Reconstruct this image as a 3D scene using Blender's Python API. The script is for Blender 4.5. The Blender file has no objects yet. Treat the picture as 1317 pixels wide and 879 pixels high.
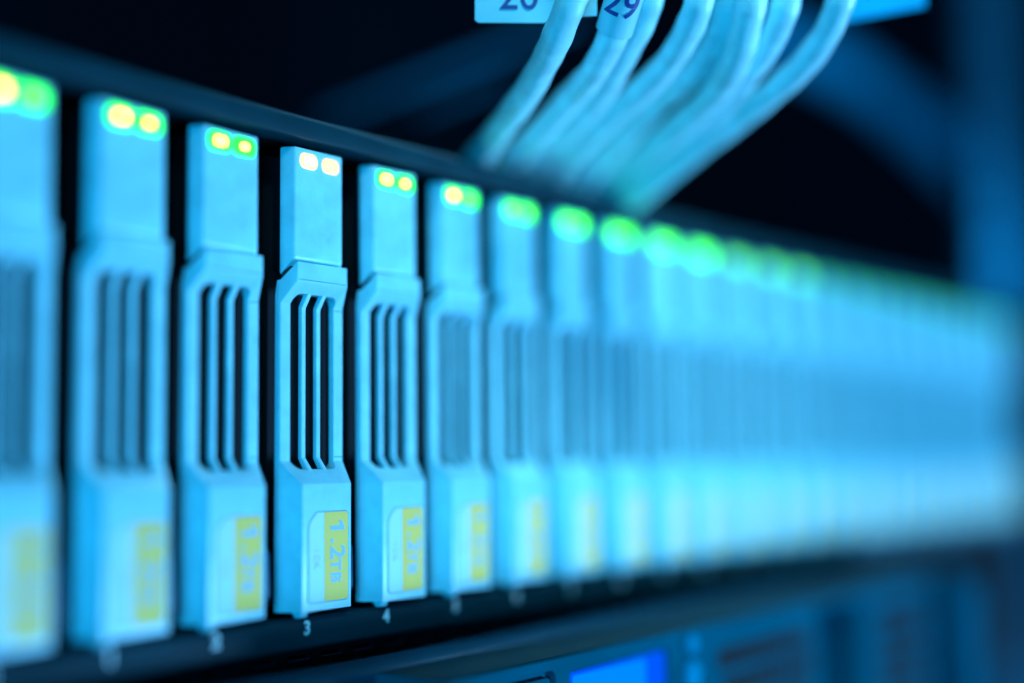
import bpy, bmesh, math, random
from mathutils import Vector, Matrix
random.seed(7)
S = 0.001                                   # all modelling numbers below are millimetres
sc = bpy.context.scene
COL = sc.collection

# ---------------------------------------------------------------- camera
cam_d = bpy.data.cameras.new("camera"); cam = bpy.data.objects.new("camera", cam_d); COL.objects.link(cam)
cam_d.sensor_width = 36.0; cam_d.lens = 46.73
R_ = Vector((0.60064091, -0.79943558, -0.01154333)); U_ = Vector((-0.06232608, -0.06121167, 0.99617699)); F_ = Vector((0.79708592, 0.5976252, 0.08659191))
C_ = Vector((-94.17, -154.32, 23.89))
m = Matrix((R_, U_, -F_)).transposed().to_4x4(); m.translation = C_ * S
cam.matrix_world = m
cam_d.clip_start = 0.005; cam_d.clip_end = 20
cam_d.dof.use_dof = True
cam_d.dof.focus_distance = 0.2140
cam_d.dof.aperture_fstop = 2.5
sc.camera = cam

# ---------------------------------------------------------------- world, lamps, exposure
w = bpy.data.worlds.new("World"); sc.world = w; w.use_nodes = True
w.node_tree.nodes["Background"].inputs[0].default_value = (0.0, 0.12, 0.45, 1)
w.node_tree.nodes["Background"].inputs[1].default_value = 0.012
sc.view_settings.view_transform = 'Standard'; sc.view_settings.look = 'None'
sc.view_settings.exposure = 0; sc.view_settings.gamma = 1

def lamp(name, loc, aim, sx, sy, power, color, spread=180):
    d = bpy.data.lights.new(name, 'AREA'); d.shape = 'RECTANGLE'; d.size = sx * S; d.size_y = sy * S
    d.energy = power; d.color = color; d.spread = math.radians(spread)
    o = bpy.data.objects.new(name, d); COL.objects.link(o); o.location = Vector(loc) * S
    v = Vector(aim) - Vector(loc); o.rotation_euler = v.to_track_quat('-Z', 'Y').to_euler()
    return o
lamp("key_lamp", (680, -820, -310), (170, 0, 40), 420, 220, 19.5, (0.22, 0.55, 1.0))
lamp("cable_fill", (-60, -330, 420), (125, -45, 108), 120, 120, 0.065, (0.38, 0.80, 1.0), 24)  # unseen source, added only to brighten the cable bundle
lamp("glint_fill", (470, -40, 450), (70, 0, 25), 60, 60, 0.18, (0.22, 0.65, 1.0), 60)  # small unseen source, added for glints on the carrier slopes
lamp("side_lamp", (-1060, -700, -120), (120, 0, 40), 420, 420, 13.5, (0.0, 0.49, 1.0))
lamp("post_fill", (560, -110, 95), (500, 40, 110), 40, 40, 0.16, (0.0, 0.50, 1.0), 60)  # unseen source added in front of the post for its bright patch

# ---------------------------------------------------------------- materials
def mat(name, col, rough=0.5, metal=0.0, var=0.0, scale=120.0, bump=0.0, bscale=900.0, emis=None, estr=0.0, spec=0.5, coat=0.0):
    mt = bpy.data.materials.new(name); mt.use_nodes = True
    nt = mt.node_tree; b = nt.nodes["Principled BSDF"]
    b.inputs["Base Color"].default_value = (*col, 1); b.inputs["Roughness"].default_value = rough
    b.inputs["Metallic"].default_value = metal; b.inputs["Specular IOR Level"].default_value = spec
    b.inputs["Coat Weight"].default_value = coat
    if emis:
        b.inputs["Emission Color"].default_value = (*emis, 1); b.inputs["Emission Strength"].default_value = estr
    tc = nt.nodes.new("ShaderNodeTexCoord")
    if var > 0:
        n = nt.nodes.new("ShaderNodeTexNoise"); n.inputs["Scale"].default_value = scale; n.inputs["Detail"].default_value = 6
        nt.links.new(tc.outputs["Object"], n.inputs["Vector"])
        r = nt.nodes.new("ShaderNodeMapRange"); r.inputs[1].default_value = 0.3; r.inputs[2].default_value = 0.7
        r.inputs[3].default_value = 1 - var; r.inputs[4].default_value = 1 + var * 0.3
        nt.links.new(n.outputs["Fac"], r.inputs[0])
        mx = nt.nodes.new("ShaderNodeMix"); mx.data_type = 'RGBA'; mx.blend_type = 'MULTIPLY'; mx.inputs[0].default_value = 1
        mx.inputs[6].default_value = (*col, 1); nt.links.new(r.outputs[0], mx.inputs[7])
        nt.links.new(mx.outputs[2], b.inputs["Base Color"])
        r2 = nt.nodes.new("ShaderNodeMapRange"); r2.inputs[3].default_value = max(0.02, rough - 0.12); r2.inputs[4].default_value = min(1, rough + 0.12)
        nt.links.new(n.outputs["Fac"], r2.inputs[0]); nt.links.new(r2.outputs[0], b.inputs["Roughness"])
    if bump > 0:
        n2 = nt.nodes.new("ShaderNodeTexNoise"); n2.inputs["Scale"].default_value = bscale; n2.inputs["Detail"].default_value = 3
        nt.links.new(tc.outputs["Object"], n2.inputs["Vector"])
        bp = nt.nodes.new("ShaderNodeBump"); bp.inputs["Strength"].default_value = bump; bp.inputs["Distance"].default_value = 0.0001
        nt.links.new(n2.outputs["Fac"], bp.inputs["Height"]); nt.links.new(bp.outputs[0], b.inputs["Normal"])
    return mt
M = {}
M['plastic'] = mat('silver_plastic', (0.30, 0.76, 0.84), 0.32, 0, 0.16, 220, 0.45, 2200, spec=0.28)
M['seam'] = mat('dark_seam', (0.0, 0.16, 0.28), 0.7, spec=0.1)
M['cavity'] = mat('black_drive_metal', (0.008, 0.012, 0.016), 0.7, spec=0.1)
M['tray'] = mat('dark_tray_metal', (0.006, 0.02, 0.028), 0.6, 0, 0.3, 90, spec=0.15)
M['rail'] = mat('dark_navy_paint', (0.002, 0.04, 0.055), 0.5, 0, 0.25, 60, 0.3, 1500, spec=0.08)
M['black'] = mat('black_steel', (0.002, 0.008, 0.012), 0.7, 0, 0.2, 60, spec=0.1)
M['clip'] = mat('spring_steel', (0.0, 0.10, 0.18), 0.4, 0.0, spec=0.2)
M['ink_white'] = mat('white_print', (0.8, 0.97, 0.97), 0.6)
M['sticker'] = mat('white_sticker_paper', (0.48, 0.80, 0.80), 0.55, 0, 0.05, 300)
M['sticker_edge'] = mat('sticker_groove', (0.10, 0.38, 0.5), 0.6)
M['yellow'] = mat('yellow_sticker_print', (0.95, 0.64, 0.085), 0.55, 0, 0.08, 300)
M['print_light'] = mat('pale_blue_print', (0.25, 0.55, 0.75), 0.55)
M['print_tan'] = mat('faint_tan_print', (0.60, 0.66, 0.45), 0.6)
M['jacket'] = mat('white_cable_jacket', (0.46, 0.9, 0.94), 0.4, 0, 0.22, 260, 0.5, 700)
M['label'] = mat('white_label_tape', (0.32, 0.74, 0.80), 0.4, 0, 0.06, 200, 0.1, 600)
M['label_blue'] = mat('blue_label_plate', (0.0, 0.45, 0.8), 0.5, spec=0.1)
M['ink_blue'] = mat('dark_blue_ink', (0.01, 0.05, 0.25), 0.5)
M['bezel'] = mat('blue_grey_bezel', (0.0, 0.09, 0.14), 0.42, 0, 0.2, 50, 0.3, 1500, spec=0.0)
M['bezel_top'] = mat('dark_lid_paint', (0.003, 0.03, 0.042), 0.5, 0, 0.3, 50, 0.5, 1200, spec=0.06)
M['lid'] = mat('navy_lid_edge', (0.004, 0.06, 0.11), 0.45, 0, 0.25, 50, 0.4, 1200, spec=0.06)
M['grey_btn'] = mat('pale_button', (0.0, 0.22, 0.38), 0.5, spec=0.0)
M['lcd'] = mat('blue_lcd', (0.0, 0.02, 0.1), 0.6, spec=0.0, emis=(0.0, 0.10, 1.0), estr=0.8)
M['post'] = mat('rack_post_paint', (0.0, 0.06, 0.10), 0.5, 0, 0.2, 20, spec=0.2)
M['bar'] = mat('dark_blue_bar', (0.0, 0.12, 0.2), 0.6, spec=0.1)
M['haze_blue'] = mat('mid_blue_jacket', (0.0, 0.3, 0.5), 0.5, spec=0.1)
M['wall'] = mat('rack_black_wall', (0.001, 0.005, 0.009), 0.9, spec=0.0)

def led_mat(name, col, s):
    return mat(name, (0.02, 0.05, 0.02), 0.3, emis=col, estr=s)
GREEN = (0.015, 1.0, 0.03)
M['lens'] = led_mat('green_led_lens', GREEN, 3.8)
M['lens_far'] = led_mat('green_led_lens_bright', GREEN, 5.0)
M['lens_mid'] = led_mat('green_led_lens_mid', GREEN, 1.8)
M['lens_low'] = led_mat('green_led_lens_low', GREEN, 0.8)
M['core'] = led_mat('warm_led_core', (1.0, 0.50, 0.08), 9.0)
M['core_dim'] = led_mat('dim_warm_led_core', (1.0, 0.55, 0.10), 7.0)
M['core_green'] = led_mat('lime_led_core', (0.20, 1.0, 0.08), 5.0)
M['lens_white'] = led_mat('warm_white_led_lens', (1.0, 0.74, 0.50), 1.3)
M['core_white'] = led_mat('white_led_core', (1.0, 0.72, 0.42), 30.0)

# ---------------------------------------------------------------- mesh helpers
def link(name, me, parent=None, loc=None):
    o = bpy.data.objects.new(name, me); COL.objects.link(o)
    if parent: o.parent = parent
    if loc is not None: o.location = Vector(loc) * S
    return o
def tag(o, label=None, cat=None, group=None, kind=None):
    for k, v in (('label', label), ('category', cat), ('group', group), ('kind', kind)):
        if v: o[k] = v
    return o
def thing(name, loc, label, cat, group=None):
    o = bpy.data.objects.new(name, None); COL.objects.link(o); o.location = Vector(loc) * S
    o.empty_display_size = 0.01
    return tag(o, label, cat, group)
def mesh_of(verts, faces, name, mt, smooth=False):
    me = bpy.data.meshes.new(name); me.from_pydata([tuple(Vector(v) * S) for v in verts], [], faces)
    me.update(); me.materials.append(mt)
    b = bmesh.new(); b.from_mesh(me); bmesh.ops.recalc_face_normals(b, faces=b.faces); b.to_mesh(me); b.free()
    for p in me.polygons: p.use_smooth = smooth
    return me
def box_v(x0, x1, y0, y1, z0, z1):
    return [(x0,y0,z0),(x1,y0,z0),(x1,y1,z0),(x0,y1,z0),(x0,y0,z1),(x1,y0,z1),(x1,y1,z1),(x0,y1,z1)], [(0,3,2,1),(4,5,6,7),(0,1,5,4),(1,2,6,5),(2,3,7,6),(3,0,4,7)]
def boxes(name, lst, mt):
    V, Fc = [], []
    for b in lst:
        v, f = box_v(*b); n = len(V); V += v; Fc += [tuple(i + n for i in q) for q in f]
    return mesh_of(V, Fc, name, mt)
def prism(name, pts, a0, a1, mt, axis='y'):
    """outline pts (u,v) extruded along an axis; axis y: pts are (x,z), axis x: pts are (y,z)"""
    n = len(pts); V = []
    for a in (a0, a1):
        for (u, v) in pts: V.append((u, a, v) if axis == 'y' else (a, u, v))
    Fc = [tuple(range(n)), tuple(range(2*n-1, n-1, -1))] + [(i, (i+1) % n, n + (i+1) % n, n + i) for i in range(n)]
    return mesh_of(V, Fc, name, mt)
def rrect(x0, x1, z0, z1, r, seg=5, cut=None):
    pts = []
    for (cx, cz, a0, key) in ((x1-r, z1-r, 0, 'tr'), (x0+r, z1-r, 90, 'tl'), (x0+r, z0+r, 180, 'bl'), (x1-r, z0+r, 270, 'br')):
        if cut and key in cut:
            c = cut[key]; 
            if key == 'tl': pts += [(x0+c, z1), (x0+c*0.25, z1-c*0.7), (x0, z1-c*1.25)]
            continue
        for i in range(seg+1):
            a = math.radians(a0 + 90*i/seg); pts.append((cx + r*math.cos(a), cz + r*math.sin(a)))
    return pts
def loft(name, rings, mt):
    n = len(rings[0]); V = [p for r in rings for p in r]; Fc = [tuple(range(n)), tuple(range(len(V)-1, len(V)-n-1, -1))]
    for k in range(len(rings)-1):
        for i in range(n): Fc.append((k*n+i, k*n+(i+1) % n, (k+1)*n+(i+1) % n, (k+1)*n+i))
    return mesh_of(V, Fc, name, mt)
def baked(me, cutters=(), bevel=0.0, seg=2, angle=28, weight=True):
    """apply boolean cuts and an edge bevel once, returns a finished mesh"""
    o = bpy.data.objects.new("tmp", me); COL.objects.link(o); tmp = []
    for c in cutters:
        co = bpy.data.objects.new("cut", c); COL.objects.link(co); tmp.append(co)
        md = o.modifiers.new("b", 'BOOLEAN'); md.operation = 'DIFFERENCE'; md.solver = 'EXACT'; md.object = co
    if bevel > 0:
        md = o.modifiers.new("v", 'BEVEL'); md.width = bevel * S; md.segments = seg; md.limit_method = 'ANGLE'; md.angle_limit = math.radians(angle)
        md.harden_normals = False
    dg = bpy.context.evaluated_depsgraph_get(); dg.update()
    new = bpy.data.meshes.new_from_object(o.evaluated_get(dg), depsgraph=dg)
    for t in tmp: bpy.data.objects.remove(t)
    bpy.data.objects.remove(o); new.name = me.name
    for p in new.polygons: p.use_smooth = True
    try: new.set_sharp_from_angle(angle=math.radians(24))
    except Exception: pass
    return new
def text_mesh(s, size, mt, extrude=0.03, spacing=1.0, offset=0.0, align='CENTER'):
    cu = bpy.data.curves.new("t", 'FONT'); cu.body = s; cu.size = size; cu.extrude = extrude; cu.space_character = spacing; cu.offset = offset
    cu.align_x = align; cu.align_y = 'CENTER'; cu.resolution_u = 4
    o = bpy.data.objects.new("t", cu); COL.objects.link(o)
    dg = bpy.context.evaluated_depsgraph_get(); dg.update()
    me = bpy.data.meshes.new_from_object(o.evaluated_get(dg), depsgraph=dg)
    bpy.data.objects.remove(o)
    me.materials.clear(); me.materials.append(mt)
    return me
def xform(me, M4):
    me.transform(M4); me.transform(Matrix.Scale(S, 4)); me.update(); return me
def basis(xa, ya, origin):
    xa = Vector(xa).normalized(); ya = Vector(ya); ya = (ya - xa*ya.dot(xa)).normalized(); za = xa.cross(ya)
    mm = Matrix((xa, ya, za)).transposed().to_4x4(); mm.translation = Vector(origin); return mm

# ---------------------------------------------------------------- the dark inside of the rack
P = 18.3; CX = 2.9
tag(link('background', mesh_of([(-400,520,-300),(1300,520,-300),(1300,520,900),(-400,520,900)], [(0,1,2,3)], 'background', M['wall'])), kind='structure')

# ---------------------------------------------------------------- storage shelf
X0, X1 = CX - P*1.0, CX + P*23.6
shelf = thing('storage_shelf', (215, 0, -8), 'long dark navy drive shelf holding the silver carriers, numbers along its lower rail', 'disk shelf')
OFF = Vector((215, 0, -8))
def sub(name, me, parent=shelf, off=OFF):
    me.transform(Matrix.Translation(-off * S)); return link(name, me, parent)
cas = [(X0-30, X1+4, 3, 160, 78.2, 79.0), (X0-30, X1+4, 3, 160, -6.2, -5.4), (X0-30, X1+4, 160, 161, -6.2, 79), (X1+1.5, X1+4, 3, 160, -5.4, 78.2)]
sub('casing', boxes('casing', cas, M['black']))
for k in range(0, 25):
    xm = CX + (k-0.5)*P
    d = sub('bay_divider', boxes('bay_divider', [(xm-0.35, xm+0.35, 5, 120, -5.3, 78.1)], M['tray']))
top = prism('top_rail', [(-2.6, 75.1), (-2.6, 78.3), (-2.0, 79.0), (3.0, 79.0), (3.0, 75.1)], X0-30, X1+4, M['rail'], 'x')
sub('top_rail', baked(top, bevel=0.35))
bot = prism('bottom_rail', [(-1.2, -5.7), (-1.8, -5.2), (-1.8, -1.3), (-1.2, -0.8), (3.0, -0.8), (3.0, -5.7)], X0-30, X1+4, M['rail'], 'x')
sub('bottom_rail', baked(bot, bevel=0.25))
# perforated strip under the lower rail
cuts = []
strip = boxes('vent_strip', [(X0-30, X1+4, 1.0, 2.0, -10.5, -5.8)], M['black'])
cut = []
for i in range(0, 60):
    x = X0 - 20 + i*7.4
    cut += [(x, x+5.0, 0.5, 2.5, -7.5, -6.9), (x+2.5, x+7.0, 0.5, 2.5, -9.3, -8.7)]
sub('vent_strip', baked(strip, [boxes('c', cut, M['black'])]))
edge = []
for (a, b_, y0, y1, z0, z1) in cut: edge.append((a+0.3, b_-0.3, 0.75, 0.95, z0-0.16, z0-0.02))
sub('slot_edges', boxes('slot_edges', edge, M['clip']))
for k in range(24):
    tm = text_mesh(str(k), 3.0, M['ink_white'], 0.03, offset=0.09)
    c = Vector((k*P + 0.1, -1.84, -2.45))
    o = sub('bay_number', xform(tm, basis((1, 0, 0), (0, 0, 1), c)))
# spring clips seen low in the gaps between carriers
for k in range(-1, 24):
    xm = CX + (k+0.5)*P
    sub('spring_clip', baked(prism('spring_clip', [(0.6, 2.0), (0.0, 3.0), (0.2, 9.5), (1.4, 11.0), (1.9, 10.6), (0.8, 9.0), (0.7, 3.2), (2.4, 1.5)], xm-0.55, xm+0.25, M['clip'], 'x'), bevel=0.12))
# end ear on the far right
sub('ear', baked(boxes('ear', [(X1+4.2, X1+15, -1.5, 1.5, -5.5, 78.8)], M['black']), bevel=0.5))

# ---------------------------------------------------------------- one drive carrier
B = 7.1
def ring(z, yf, h, yb=1.1, B=B, zb=None):
    q = z if zb is None else zb
    return [(-B, yb, q), (-B, 0.3, q), (-h, yf, z), (h, yf, z), (B, 0.3, q), (B, yb, q)]
def low_frame():
    # opening: chamfered rectangle; its upper and lower rims bite into the slopes
    rr = [ring(0.3, -3.35, 5.4), ring(20.0, -3.4, 5.4), ring(23.6, 0.0, 6.9), ring(48.6, 0.0, 6.9), ring(52.1, -2.4, 5.6, zb=49.9), ring(55.15, -2.4, 5.55, B=6.7, zb=52.3)]
    me = loft('handle', rr, M['plastic'])
    o = rrect(-4.85, 4.85, 22.3, 50.3, 1.5, 4)
    cut = prism('c', o, -8, 9, M['plastic'])
    return baked(me, [cut], bevel=0.38, seg=3)
def up_block():
    rr = [ring(55.95, -1.5, 5.35, B=6.3, zb=53.3), ring(73.9, -1.5, 5.3, B=6.3)]
    return baked(loft('led_cap', rr, M['plastic']), bevel=0.35, seg=3)
def mid_neck():
    rr = [ring(54.0, -0.4, 5.2, 0.8, B=6.0, zb=51.0), ring(57.0, -0.4, 5.2, 0.8, B=6.0, zb=55)]
    return loft('neck', rr, M['tray'])
def slat(xc):
    w = 0.46
    pts = [(0.25, 24.2), (0.25, 48.1), (-1.35, 50.6), (-0.2, 50.6), (1.1, 48.4), (1.1, 24.0), (-0.2, 21.9), (-1.6, 21.9)]
    return baked(prism('slat', pts, xc-w, xc+w, M['plastic'], 'x'), bevel=0.16)
handle_me = low_frame(); cap_me = up_block(); neck_me = mid_neck()
seam_me = [boxes('seam', [q], M['seam']) for q in ((-5.25, 5.25, -2.43, -2.30, 52.28, 52.38), (5.0, 6.75, -0.03, 0.2, 48.2, 48.32), (5.0, 6.75, -0.03, 0.2, 24.2, 24.32))]
slat_me = [slat(-1.65), slat(1.65)]
body_me = boxes('drive_body', [(-7.0, 7.0, 4.2, 100, 1.0, 73.0), (-6.6, 6.6, 3.4, 4.3, 18, 54)], M['cavity'])
foot_me = baked(prism('hinge_foot', [(-3.2, 0.45), (-2.7, -0.55), (-1.6, -0.7), (-0.6, 0.45)], -5.3, -3.7, M['plastic'], 'x'), bevel=0.2)
st_y = -3.4
edge_me = prism('sticker_recess', rrect(-4.25, 4.8, 1.45, 15.75, 0.75, 5, {'tl': 1.9}), st_y-0.02, st_y+0.1, M['sticker_edge'])
sticker_me = prism('capacity_sticker', rrect(-4.05, 4.6, 1.65, 15.55, 0.6, 5, {'tl': 1.8}), st_y-0.06, st_y+0.1, M['sticker'])
ypts = [(-0.72, 1.65)] + [(4.6-0.6+0.6*math.cos(math.radians(a)), 1.65+0.6+0.6*math.sin(math.radians(a))) for a in range(-90, 1, 18)] + \
       [(4.6-0.6+0.6*math.cos(math.radians(a)), 15.55-0.6+0.6*math.sin(math.radians(a))) for a in range(0, 91, 18)] + [(-0.72, 15.55)]
yellow_me = prism('yellow_band', ypts, st_y-0.10, st_y+0.1, M['yellow'])
def side_text(s, size, xc, zc, mt, sp=1.0, off=0.0):
    return xform(text_mesh(s, size, mt, 0.02, sp, off), basis((0, 0, -1), (1, 0, 0), (xc, st_y-0.115, zc)))
t1_me = side_text('.2', 4.5, 2.1, 9.75, M['print_light'], 1.12, 0.09)
one = [(0.62, -1.55), (0.62, -2.35+0.8), (0.62, 1.55), (0.1, 1.55), (-0.95, 0.95), (-0.95, 0.25), (-0.12, 0.68), (-0.12, -1.55)]
one_me = prism('printed_text', [(2.2+v, 13.25-u) for (u, v) in one if (u, v) != (0.62, -1.55) or True][1:], st_y-0.14, st_y-0.05, M['print_light'])
t2_me = side_text('TB', 3.1, 1.75, 6.25, M['print_light'], 1.1, 0.08)
t3_me = side_text('10K', 1.9, -2.35, 8.4, M['print_tan'], 1.1)
def led_lens(x0, x1, z0, z1): return baked(prism('status_led', rrect(x0, x1, z0, z1, 1.15, 6), -1.62, -1.4, M['lens']), bevel=0.06)
def led_core(x0, x1, z0, z1): return prism('led_glow_window', rrect(x0, x1, z0, z1, 0.45, 4), -1.70, -1.5, M['core'])
L = [(-4.4, -0.35, 70.5, 73.15), (0.55, 4.6, 70.5, 73.1)]
lens_me = [led_lens(*q) for q in [(-4.6, -0.1, 70.3, 73.3), (0.15, 4.75, 70.3, 73.3)]]
lens_small = [led_lens(*q) for q in L]
core_me = [led_core(-3.35, -1.15, 71.2, 72.5), led_core(1.75, 3.35, 71.3, 72.35)]

ordinal = ['leftmost', 'second', 'third', 'fourth', 'fifth', 'sixth', 'seventh', 'eighth', 'ninth', 'tenth', 'eleventh', 'twelfth', 'thirteenth', 'fourteenth', 'fifteenth', 'sixteenth', 'seventeenth', 'eighteenth', 'nineteenth', 'twentieth', 'twenty-first', 'twenty-second', 'twenty-third', 'last']
look = {0: 'blurred silver drive carrier cut off by the left edge of the picture', 1: 'second silver drive carrier from the left, softly blurred, two round lights on top',
        2: 'third silver drive carrier from the left, just left of the sharpest one', 3: 'sharpest silver drive carrier, right above the clearly readable number 3',
        4: 'fifth silver drive carrier, nearly sharp, just right of the one above the number 3', 5: 'sixth silver drive carrier from the left, one yellow and one green light on top',
        6: 'seventh silver drive carrier from the left, its two lights merging into lime green'}
def set_mat(o, mt):
    o.material_slots[0].link = 'OBJECT'; o.material_slots[0].material = mt
def make_carrier():
    r = thing('drive_carrier', (CX, 0, 0), 'x', 'drive carrier', 'drive carriers side by side in the shelf')
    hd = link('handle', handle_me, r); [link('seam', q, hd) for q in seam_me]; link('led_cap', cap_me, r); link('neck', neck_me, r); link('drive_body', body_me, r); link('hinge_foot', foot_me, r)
    for s_ in slat_me: link('slat', s_, r)
    st = link('capacity_sticker', sticker_me, r)
    link('sticker_edge', edge_me, st); link('yellow_band', yellow_me, st); link('printed_text', one_me, st); link('printed_text', t1_me, st); link('printed_text', t2_me, st); link('printed_text', t3_me, st)
    for i in (0, 1):
        l = link('status_led', lens_me[i], r); link('glow_window', core_me[i], l)
    return r
proto = make_carrier()
def copy_tree(o, parent=None):
    c = o.copy(); COL.objects.link(c); c.parent = parent
    for ch in list(o.children): copy_tree(ch, c)
    return c
for k in range(23, -1, -1):
    r = proto if k == 0 else copy_tree(proto)
    r.location = Vector((CX + k*P, random.uniform(-0.3, 0.25) if k != 3 else 0, 0)) * S
    if k in look: r['label'] = look[k]
    elif k < 23: r['label'] = 'blurred silver drive carrier, %s from the left in the row' % ordinal[k]
    else: r['label'] = 'farthest blurred silver drive carrier at the right end of the row'
    leds = [c for c in r.children if c.name.startswith('status_led')]
    for i, l in enumerate(sorted(leds, key=lambda q: min(v.co.x for v in q.data.vertices))):
        core = l.children[0]
        if k == 3: l.data = lens_small[i]; set_mat(l, M['lens_white']); set_mat(core, M['core_white'] if i == 0 else M['core_dim'])
        elif k >= 5: 
            set_mat(l, M['lens'] if k < 7 else M['lens_far'] if k < 11 else M['lens_mid'] if k < 14 else M['lens_low'])
            set_mat(core, M['core_dim'] if i == 0 and k < 6 else M['core_green'] if k < 14 else M['lens_mid'])
        elif k == 0: set_mat(core, M['core'] if i == 0 else M['core_green'])
        else: set_mat(core, M['core'] if i == 0 else M['core_dim'])

# ---------------------------------------------------------------- server below the shelf
SO = Vector((140, -10, -45))
srv = thing('rack_server', SO, 'dark blue server under the drive shelf with lit blue display and vented front', 'server')
def ss(name, me, parent=srv): return sub(name, me, parent, SO)
ss('chassis', baked(boxes('chassis', [(-60, 284, -10, 300, -52, -10.6)], M['bezel_top']), bevel=0.5))
ss('lid_edge', baked(prism('lid_edge', [(-13.5, -10.4), (-13.5, -9.0), (-12.6, -8.2), (-5.6, -7.7), (-5.0, -10.4)], -60, 284, M['lid'], 'x'), bevel=0.4))
bz = boxes('bezel', [(58.0, 284, -28, -10.2, -52, -8.9)], M['bezel'])
cuts_ = [prism('c', rrect(70.5, 85, -24, -10.6, 1.2), -30, -26.6, M['bezel']), prism('c', rrect(89.2, 121, -24, -11.4, 1.2), -30, -27.2, M['bezel']),
         prism('c', rrect(187.5, 211, -46, -10.9, 1.5), -30, -18, M['black'])]
bz = baked(bz, cuts_, bevel=0.9, seg=3); bez = ss('bezel', bz)
ss('bezel_lid', baked(boxes('bezel_lid', [(59.2, 283, -26.6, -13.8, -9.2, -8.75)], M['bezel_top']), bevel=0.1))
ss('button', baked(prism('button', rrect(71.3, 84.2, -23.3, -11.6, 0.9), -27.6, -26.5, M['bezel']), bevel=0.25))
ss('display', prism('display', rrect(89.8, 120.4, -23.5, -11.7, 0.8), -27.6, -27.1, M['lcd']))
M['lcd_lit'] = mat('lit_screen_area', (0.0, 0.02, 0.1), 0.6, spec=0.0, emis=(0.0, 0.24, 1.0), estr=1.0)
ss('screen_area', prism('screen_area', rrect(90.4, 113.5, -23.0, -12.3, 0.5), -27.66, -27.5, M['lcd_lit']))
for zz, rr_ in ((-11.5, 1.8), (-17.3, 2.8)):
    pts = [(128.5 + rr_*math.cos(a*math.pi/9), zz + rr_*math.sin(a*math.pi/9)) for a in range(18)]
    ss('round_button', baked(prism('round_button', pts, -29.2, -27.9, M['grey_btn']), bevel=0.3))
def grille(xa, xb):
    holes = []
    z = -14.0
    j = 0
    while z > -48:
        x = xa + 1 + (j % 2)*2.2
        while x < xb - 3:
            holes.append((x, x+3.6, -28.35, -27.95, z-3.8, z)); x += 4.6
        z -= 5.6; j += 1
    g = ss('grille', boxes('grille', holes, M['cavity'])); return g
grille(139, 184); grille(220, 252)
ss('handle_post', baked(boxes('handle_post', [(262, 277, -36, -28.1, -50, -10.5)], M['bezel']), bevel=2.0, seg=4))

pan = thing('added_dark_panel', (375, 12, -50), 'flat dark panel added to keep the space right of the server dark', 'added panel')  # made-up panel, hides the lit post so this area stays dark
me = baked(boxes('added_dark_panel', [(286.5, 462, 8, 14, -60, -7.5)], M['black']), bevel=0.6); me.transform(Matrix.Translation(-Vector((375, 12, -50))*S)); link('panel', me, pan)

# ---------------------------------------------------------------- rack behind
me = baked(prism('rack_post', [(30, -200), (38, -200), (38, 300), (30, 300)], 506, 572, M['post'], 'x'), [boxes('c', [(500, 512, 20, 70, z, z+9) for z in range(-190, 290, 22)], M['post'])], bevel=1)
me.transform(Matrix.Translation(-Vector((510, 45, -200))*S))
tag(link('rack_post', me, None, (510, 45, -200)), 'tall blurred blue upright post of the rack beyond the right end of the shelf', 'rack post')

# ---------------------------------------------------------------- tubes
def cr(pts, n=8):
    P_ = [Vector(p) for p in pts]; P_ = [P_[0]*2-P_[1]] + P_ + [P_[-1]*2-P_[-2]]; out = []
    for i in range(1, len(P_)-2):
        for k in range(n):
            t = k/n; a, b, c, d = P_[i-1:i+3]
            out.append(0.5*((2*b)+(c-a)*t+(2*a-5*b+4*c-d)*t*t+(-a+3*b-3*c+d)*t**3))
    out.append(P_[-2]); return out
def tube(name, pts, r, mt, seg=20, rv=None):
    pts = cr(pts); V = []; Fc = []
    prev = Vector((0, 0, 1))
    for i, p in enumerate(pts):
        t = (pts[min(i+1, len(pts)-1)] - pts[max(i-1, 0)]).normalized()
        n = (prev - t*prev.dot(t)).normalized(); prev = n; b = t.cross(n)
        rad = r if rv is None else rv(i/(len(pts)-1))
        for k in range(seg):
            a = 2*math.pi*k/seg; V.append(p + (n*math.cos(a) + b*math.sin(a))*rad)
    for i in range(len(pts)-1):
        for k in range(seg): Fc.append((i*seg+k, i*seg+(k+1) % seg, (i+1)*seg+(k+1) % seg, (i+1)*seg+k))
    Fc += [tuple(range(seg)), tuple(range(len(V)-1, len(V)-seg-1, -1))]
    return mesh_of(V, Fc, name, mt, True)
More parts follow.
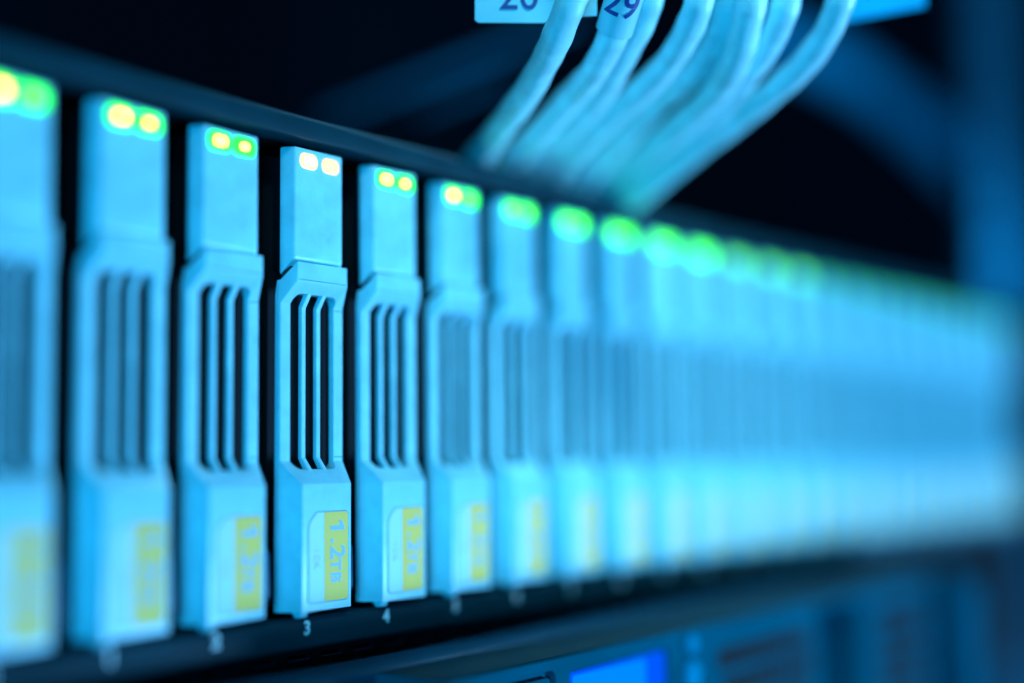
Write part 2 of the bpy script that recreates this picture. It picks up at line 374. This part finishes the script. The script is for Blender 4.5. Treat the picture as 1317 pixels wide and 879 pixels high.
CB = {
'c1': [(76.2, -41.1, 99.4), (76.2, -39.2, 96.0), (77.9, -35.5, 92.0), (81.9, -30.1, 89.6), (87.9, -21.7, 86.7), (96.1, -9.8, 84.0), (107.4, 4.2, 82.7), (122.1, 20.4, 83.2)] ,
'c2': [(85.1, -44.9, 101.1), (85.7, -42.7, 97.2), (88.5, -38.5, 92.5), (93.0, -31.9, 89.4), (99.4, -23.3, 88.3), (106.4, -10.3, 84.2), (116.8, 2.6, 83.8), (129.7, 16.9, 83.9)] ,
'c3': [(90.8, -45.9, 102.5), (92.4, -43.4, 98.2), (95.9, -37.9, 94.5), (101.3, -30.6, 91.0), (108.1, -21.1, 88.2), (115.7, -8.9, 85.5), (125.6, 3.6, 84.4), (137.1, 17.2, 84.0)] ,
'c4': [(95.8, -52.7, 102.4), (97.0, -50.2, 97.7), (100.3, -46.2, 95.0), (104.7, -39.9, 92.2), (109.7, -31.0, 89.7), (115.3, -19.8, 87.3), (122.4, -7.6, 84.3), (132.3, 3.4, 83.2), (143.5, 15.5, 82.8)] ,
'c5': [(101.8, -54.2, 103.8), (103.8, -51.9, 99.5), (108.2, -47.0, 95.2), (113.8, -39.2, 92.2), (120.4, -28.6, 90.7), (128.4, -15.7, 87.4), (138.2, -1.5, 84.0), (150.9, 12.2, 82.8)] ,
'c6': [(101.7, -58.8, 102.7), (103.8, -56.1, 97.2), (109.0, -51.4, 92.2), (116.0, -44.2, 89.9), (124.2, -34.0, 88.0), (133.1, -20.3, 85.6), (143.6, -4.5, 82.9), (157.5, 10.3, 81.4)] ,
'c7': [(109.6, -61.3, 104.4), (111.3, -59.0, 99.1), (115.1, -54.5, 95.7), (120.3, -47.6, 92.7), (127.1, -39.2, 89.7), (134.6, -28.1, 86.7), (142.6, -14.1, 82.8), (152.7, -0.1, 80.1), (166.0, 12.6, 80.6)] ,
'c8': [(115.3, -68.8, 104.3), (116.4, -66.8, 99.9), (119.4, -63.1, 96.4), (122.8, -56.9, 92.7), (126.9, -48.6, 89.9), (132.2, -39.3, 88.0), (137.1, -26.7, 84.2), (143.5, -13.6, 80.8), (152.6, -2.0, 79.5), (163.7, 9.0, 79.3)]}
clab = {'c1': 'leftmost white network cable, passing in front of the paper flag reading 20', 'c2': 'second white network cable from the left, wrapped in a label with dark digits',
 'c3': 'third white network cable from the left, touching the right side of the digit label', 'c4': 'fourth white network cable from the left, right of the wide dark gap',
 'c5': 'fifth white network cable from the left, in the middle of the bundle', 'c6': 'sixth white network cable from the left, near the middle of the bundle',
 'c7': 'seventh white network cable from the left, just inside the outermost one', 'c8': 'outermost right white network cable curving along the underside of the bundle'}
cob = {}
for i, (k, pts) in enumerate(CB.items()):
    p = [Vector(q) for q in pts]
    d0 = (p[0]-p[1])
    p = [p[0] + d0*3.5 + Vector((0, 0, 8)), p[0] + d0*1.6 + Vector((0, 0, 2))] + p
    e = p[-1]
    p += [e + Vector((8, 16, -1.0)), Vector((e.x+16, e.y+60, 82.2)), Vector((e.x+20, e.y+110, 82.2))]
    for q in p: q.z = max(q.z, 82.1) if q.y > 0 else q.z
    base = p[len(p)//2]
    t = thing('network_cable', base, clab[k], 'cable', 'white network cables in the bundle')
    rad = 2.5 if k not in ('c5', 'c6') else 2.7
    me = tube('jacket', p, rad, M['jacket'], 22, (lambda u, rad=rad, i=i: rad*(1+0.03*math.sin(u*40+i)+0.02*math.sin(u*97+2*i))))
    me.transform(Matrix.Translation(-base*S)); link('jacket', me, t); cob[k] = (t, base, p)
# wrapped digit label on the second cable
t, base, p = cob['c2']
a, b = Vector((85.7, -42.7, 97.2)), Vector((87.7, -39.8, 93.9))
ax = (b-a).normalized()
me = tube('wrap_label', [a - ax*12, a-ax*5, a, b-ax*0.5, b], 3.1, M['label'], 28); me.transform(Matrix.Translation(-base*S)); wl = link('wrap_label', me, t)
tc_ = (C_ - a); view = (tc_ - ax*tc_.dot(ax)).normalized(); side = view.cross(ax)   # side: picture right when looking at it
if side.dot(R_) < 0: side = -side
tm = text_mesh('29', 6.4, M['ink_blue'], 0.0, 1.0, 0.06)
bmm = bmesh.new(); bmm.from_mesh(tm); bmesh.ops.triangulate(bmm, faces=bmm.faces); bmesh.ops.subdivide_edges(bmm, edges=bmm.edges, cuts=3, use_grid_fill=True); bmm.to_mesh(tm); bmm.free()
cen = a - ax*1.0
for v in tm.vertices:
    u_, h_ = v.co.x, v.co.y
    ang = u_/3.2
    h2 = h_
    v.co = cen - ax*h2 + (view*math.cos(ang) + side*math.sin(ang))*3.2
tm.update(); tm.transform(Matrix.Scale(S, 4)); tm.transform(Matrix.Translation(-base*S)); link('printed_digits', tm, wl)
# flag label on the first cable
t, base, p = cob['c1']
def quad_flag(name, pts, thick, mt, parent, base):
    pts = [Vector(q) for q in pts]; n = -F_*thick
    N = len(pts); V = pts + [q + F_*thick for q in pts]
    me = mesh_of(V, [tuple(range(N)), tuple(range(2*N-1, N-1, -1))] + [(i, (i+1) % N, N+(i+1) % N, N+i) for i in range(N)], name, mt)
    me.transform(Matrix.Translation(-base*S)); return link(name, me, parent)
fl = quad_flag('flag_label', [[72.9, -22.4, 104.8], [73.4, -21.8, 95.7], [73.8, -22.2, 95.3], [80.3, -30.9, 95.1], [81.2, -32.2, 95.8], [85.5, -37.9, 96.2], [84.9, -38.5, 104.5]], 0.25, M['label'], t, base)
xa = (Vector((78.0, -31.5, 96.8)) - Vector((74.2, -26.4, 96.9)))
for s_, c in (('20', Vector((77.2, -28.05, 99.35))), ('0', Vector((83.4, -36.3, 100.3)))):
    tm = xform(text_mesh(s_, 6.8, M['ink_blue'], 0.02, 1.0, 0.03), basis(xa, (0, 0, 1), c - F_*((c - Vector((72.9, -22.4, 104.8))).dot(F_) + 0.07))); tm.transform(Matrix.Translation(-base*S)); link('printed_digits', tm, fl)
# blank flag on the outermost cable
t, base, p = cob['c8']
quad_flag('blank_label', [(138.3, -58.9, 112.5), (138.8, -58.5, 104.8), (147.9, -70.9, 107.5), (147.6, -71.2, 112.3)], 0.3, M['label_blue'], t, base)

# faint bars and a loose cable far inside the rack
def bar(name, pts, r, mt, label, cat):
    base = Vector(pts[0]); me = tube(name, pts, r, mt, 14); me.transform(Matrix.Translation(-base*S))
    tag(link(name, me, None, base), label, cat)
bar('support_bar', [(185.4, 127.5, 125.2), (207.5, 95.8, 140.0), (229.6, 64.1, 154.6)], 1.6, M['bar'], 'faint blue bar crossing the dark space left of the cable bundle', 'bar')
bar('support_rod', [(203.7, 102.7, 127.5), (211, 92, 132.8), (218.5, 81.4, 138.1)], 0.9, M['bar'], 'thinner faint rod below the blue bar, left of the cable bundle', 'rod')
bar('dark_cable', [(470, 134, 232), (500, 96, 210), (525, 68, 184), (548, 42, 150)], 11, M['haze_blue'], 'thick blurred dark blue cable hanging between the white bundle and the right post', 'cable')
